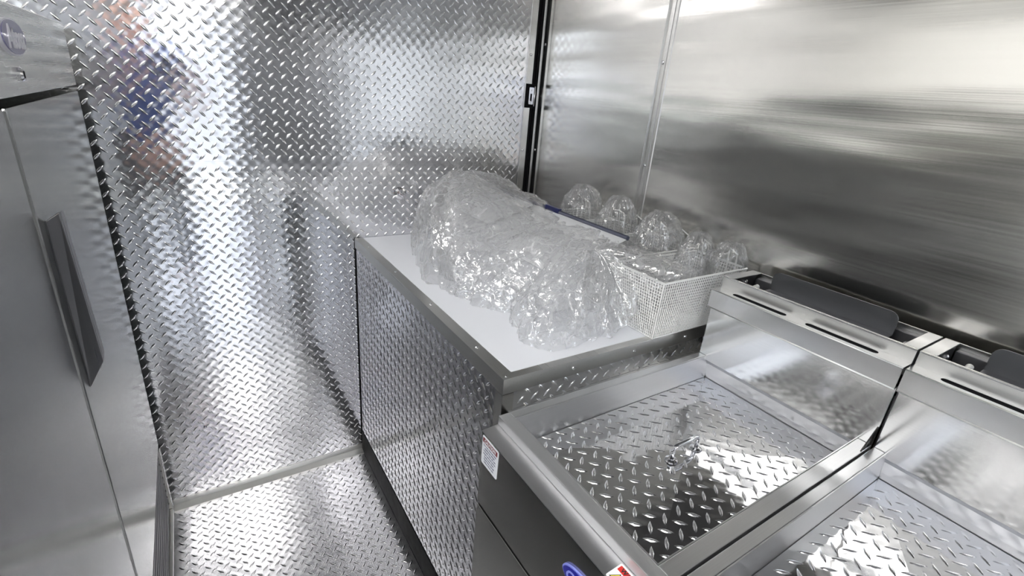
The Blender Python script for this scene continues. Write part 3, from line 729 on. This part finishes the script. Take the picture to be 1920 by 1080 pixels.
base = [(.70, 1.585, zb), (.60, 1.47, zb), (.512, 1.19, zb), (.545, 1.07, zb), (.62, .90, zb), (.575, .76, zb), (.62, .705, zb), (.72, .70, zb), (.80, .745, zb),
        (.86, .735, -.42), (.93, .74, -.37), (1.00, .80, -.36), (1.02, .90, -.42), (1.05, 1.1, -.45), (1.05, 1.35, -.46), (1.0, 1.55, -.46), (.86, 1.60, zb)]
ridge = [(.67, 1.49, -.290), (.73, 1.40, -.232), (.82, 1.30, -.270), (.905, 1.18, -.326), (.925, 1.0, -.333), (.925, .88, -.335)]
bg = bag('plastic_bag', base, ridge, 420, 90, .021, M['film'], pw=1.9, seed=1)
tag(bg, 'large crumpled clear plastic bag lying over the white box on the counter', 'plastic bag')
# loose second layer and the trailing mouth of the bag
base2 = [(.74, 1.50, zb), (.60, 1.30, zb), (.59, 1.05, zb), (.68, .93, zb), (.64, .80, zb), (.72, .735, zb), (.80, .72, zb), (.842, .70, -.42), (.90, .66, -.345), (.93, .72, -.335),
         (.96, .84, -.345), (.98, 1.0, -.40), (1.0, 1.3, -.42), (.9, 1.5, -.45)]
ridge2 = [(.72, 1.40, -.262), (.76, 1.25, -.31), (.76, 1.1, -.35), (.78, .95, -.36), (.80, .84, -.352)]
bg2 = bag('loose_layer', base2, ridge2, 360, 70, .024, M['film'], pw=1.7, seed=5, pleat=.35, parent=bg)

# small bags pulled over the baskets' hook ends
def small_bag(x, y, rx, ry, zt_, zl_, seed, label):
    base = [(x+rx*math.cos(t*math.pi/8), y+ry*math.sin(t*math.pi/8), zl_+.01*math.sin(t*2.3)) for t in range(16)]
    b = bag('basket_bag', base, [(x-.01, y-.012, zt_), (x+.01, y+.012, zt_-.006)], 150, 44, .011, M['film_thin'], pw=2.3, seed=seed, pleat=.5, fs=1.8)
    tag(b, label, 'plastic bag', 'clear bags over the basket hooks')
    return b
small_bag(1.115, .672, .046, .042, -.296, -.40, 11, 'small clear bag over the end basket, on its fryer side')
small_bag(1.085, .748, .055, .036, -.285, -.44, 12, 'small clear bag over the end basket, on its far side')
small_bag(1.085, .880, .070, .066, -.262, -.43, 13, 'small clear bag puffed over the second basket from the fryers')
small_bag(1.090, 1.045, .065, .066, -.258, -.42, 14, 'small clear bag puffed over the third basket from the fryers')
small_bag(1.085, 1.215, .062, .062, -.250, -.40, 15, 'small clear bag over the basket farthest from the fryers')
# sheet lining the end basket
def liner():
    V = []; nx, nz = 90, 30
    for i in range(nx+1):
        for j in range(nz+1):
            u, w_ = i/nx, j/nz
            x = .955+.19*u; z = -.345-.13*w_
            y = .700+.035*math.sin(u*9+1)*(.3+.7*w_)+.02*noise.noise(Vector((u*11, w_*2.2, 3)))+.010*abs(noise.noise(Vector((u*26, w_*3, 8))))
            z += .018*noise.noise(Vector((u*5, 0, 4)))*(1-w_)+.03*(1-w_)*u
            V.append((x, y, z))
    F = [(i*(nz+1)+j, (i+1)*(nz+1)+j, (i+1)*(nz+1)+j+1, i*(nz+1)+j+1) for i in range(nx) for j in range(nz)]
    me = D.meshes.new('basket_liner'); me.from_pydata(V, [], F)
    return link('basket_liner', me, M['film'], None, True)
tag(liner(), 'creased clear plastic sheet hanging inside the end basket', 'plastic bag')

# ---------------------------------------------------------------- the photographer, mirrored in the tread plate
M['skin'] = plain('skin', (.55, .33, .25), .5)
M['shirt'] = plain('blue_cotton', (.04, .075, .24), .8)
M['trousers'] = plain('dark_denim', (.018, .02, .035), .8)
M['hair'] = plain('dark_hair', (.015, .011, .01), .6)
M['shoe'] = plain('black_shoe_leather', (.02, .02, .02), .4)
def skinned(name, pts, edges, m, parent, sub=2, root=0):
    me = D.meshes.new(name); me.from_pydata([p[:3] for p in pts], edges, [])
    o = D.objects.new(name, me); C.objects.link(o)
    md = o.modifiers.new('skin', 'SKIN'); md.use_smooth_shade = True
    for i, p in enumerate(pts):
        sv = me.skin_vertices[0].data[i]; sv.radius = (p[3], p[4] if len(p) > 4 else p[3]); sv.use_root = i == root
    sb = o.modifiers.new('sub', 'SUBSURF'); sb.levels = sub; sb.render_levels = sub
    bpy.context.view_layer.update()
    me2 = D.meshes.new_from_object(o.evaluated_get(bpy.context.evaluated_depsgraph_get()))
    D.objects.remove(o)
    return link(name, me2, m, parent, True)
PX, PY = -.20, -.44
person = empty('person', (PX, PY, FL), 'person in blue shirt and dark trousers holding up a phone, seen only as a reflection', 'person')
pts = [(PX, PY, -.47, .13, .10), (PX, PY, -.25, .125, .09), (PX, PY, -.06, .15, .10), (PX, PY, .035, .085, .07), (PX, PY+.01, .10, .052), (PX, PY+.03, .15, .062, .07), (PX, PY+.035, .215, .078, .092), (PX, PY+.03, .275, .072, .085), (PX, PY+.025, .315, .04, .05),
       (PX+.17, PY, .0, .055), (PX+.27, PY+.10, -.24, .040), (.055, -.135, -.045, .027), (.045, -.085, -.03, .028, .018),
       (PX-.17, PY, .0, .055), (PX-.25, PY+.14, -.24, .040), (-.175, -.135, -.045, .027), (-.160, -.085, -.03, .028, .018),
       (PX+.09, PY, -.55, .085), (PX+.10, PY+.01, -.93, .055), (PX+.10, PY-.01, -1.32, .038), (PX+.11, PY+.10, -1.375, .032),
       (PX-.09, PY, -.55, .085), (PX-.10, PY+.01, -.93, .055), (PX-.10, PY-.01, -1.32, .038), (PX-.11, PY+.10, -1.375, .032)]
ed = [(0, 1), (1, 2), (2, 3), (3, 4), (4, 5), (5, 6), (6, 7), (7, 8), (2, 9), (9, 10), (10, 11), (11, 12), (2, 13), (13, 14), (14, 15), (15, 16), (0, 17), (17, 18), (18, 19), (19, 20), (0, 21), (21, 22), (22, 23), (23, 24)]
for sx, ip in ((1, 12), (-1, 16)):        # five fingers on each hand, curled round the phone's ends
    bx, by, bz = pts[ip][:3]
    for k in range(4):
        a = len(pts); z = bz+.022-.014*k; l = (.9, 1, .95, .8)[k]
        pts += [(bx+.014*sx, by+.022*l, z, .0085), (bx+.004*sx, by+.045*l, z, .0075), (bx-.016*sx*l, by+.052*l, z, .0065)]
        ed += [(ip, a), (a, a+1), (a+1, a+2)]
    a = len(pts); pts += [(bx-.012*sx, by-.006, bz+.026, .010), (bx-.030*sx, by+.004, bz+.040, .008)]
    ed += [(ip, a), (a, a+1)]
body = skinned('body', pts, ed, M['skin'], person)
for sx in (-1, 1):
    MB().tube([(PX+sx*.080, PY+.03, .235), (PX+sx*.092, PY+.022, .215), (PX+sx*.082, PY+.03, .190)], [.010, .014, .009], 10).build('ear', M['skin'], person, smooth=True)
    MB().tube([(PX+sx*.032, PY+.118, .225), (PX+sx*.032, PY+.128, .225)], [.012, .006], 12).build('eye', M['white'], person, smooth=True)
MB().tube([(PX, PY+.115, .235), (PX, PY+.140, .195), (PX, PY+.125, .185)], [.009, .014, .010], 10).build('nose', M['skin'], person, smooth=True)
MB().tube([(PX-.024, PY+.118, .158), (PX, PY+.128, .157), (PX+.024, PY+.118, .158)], [.004, .007, .004], 8).build('mouth', M['red'], person, smooth=True)
skinned('hair', [(PX, PY-.03, .17, .055, .05), (PX, PY-.02, .25, .085, .075), (PX, PY+.02, .305, .076, .082), (PX, PY+.075, .298, .055, .04)], [(0, 1), (1, 2), (2, 3)], M['hair'], person)
skinned('shirt', [(PX, PY, -.50, .158, .125), (PX, PY, -.27, .145, .112), (PX, PY, -.07, .172, .122), (PX, PY, .045, .095, .085),
        (PX+.175, PY, .0, .075), (PX+.235, PY+.055, -.13, .062), (PX-.175, PY, .0, .075), (PX-.225, PY+.075, -.13, .062)],
        [(0, 1), (1, 2), (2, 3), (2, 4), (4, 5), (2, 6), (6, 7)], M['shirt'], person)
skinned('trousers', [(PX, PY, -.50, .150, .118), (PX+.092, PY, -.60, .100), (PX+.10, PY+.01, -.93, .073), (PX+.10, PY-.01, -1.31, .058), (PX-.092, PY, -.60, .100), (PX-.10, PY+.01, -.93, .073), (PX-.10, PY-.01, -1.31, .058)],
        [(0, 1), (1, 2), (2, 3), (0, 4), (4, 5), (5, 6)], M['trousers'], person)
for sx in (-1, 1):
    skinned('shoe', [(PX+sx*.10, PY-.04, -1.362, .042, .042), (PX+sx*.108, PY+.07, -1.366, .044, .038), (PX+sx*.115, PY+.155, -1.372, .038, .03)], [(0, 1), (1, 2)], M['shoe'], person)
ph = MB().box(-.135, .020, -.028, -.019, -.058, .020).build('phone', M['black'], None, .002)
tag(ph, 'black phone held up in both hands, seen only as a reflection', 'phone')
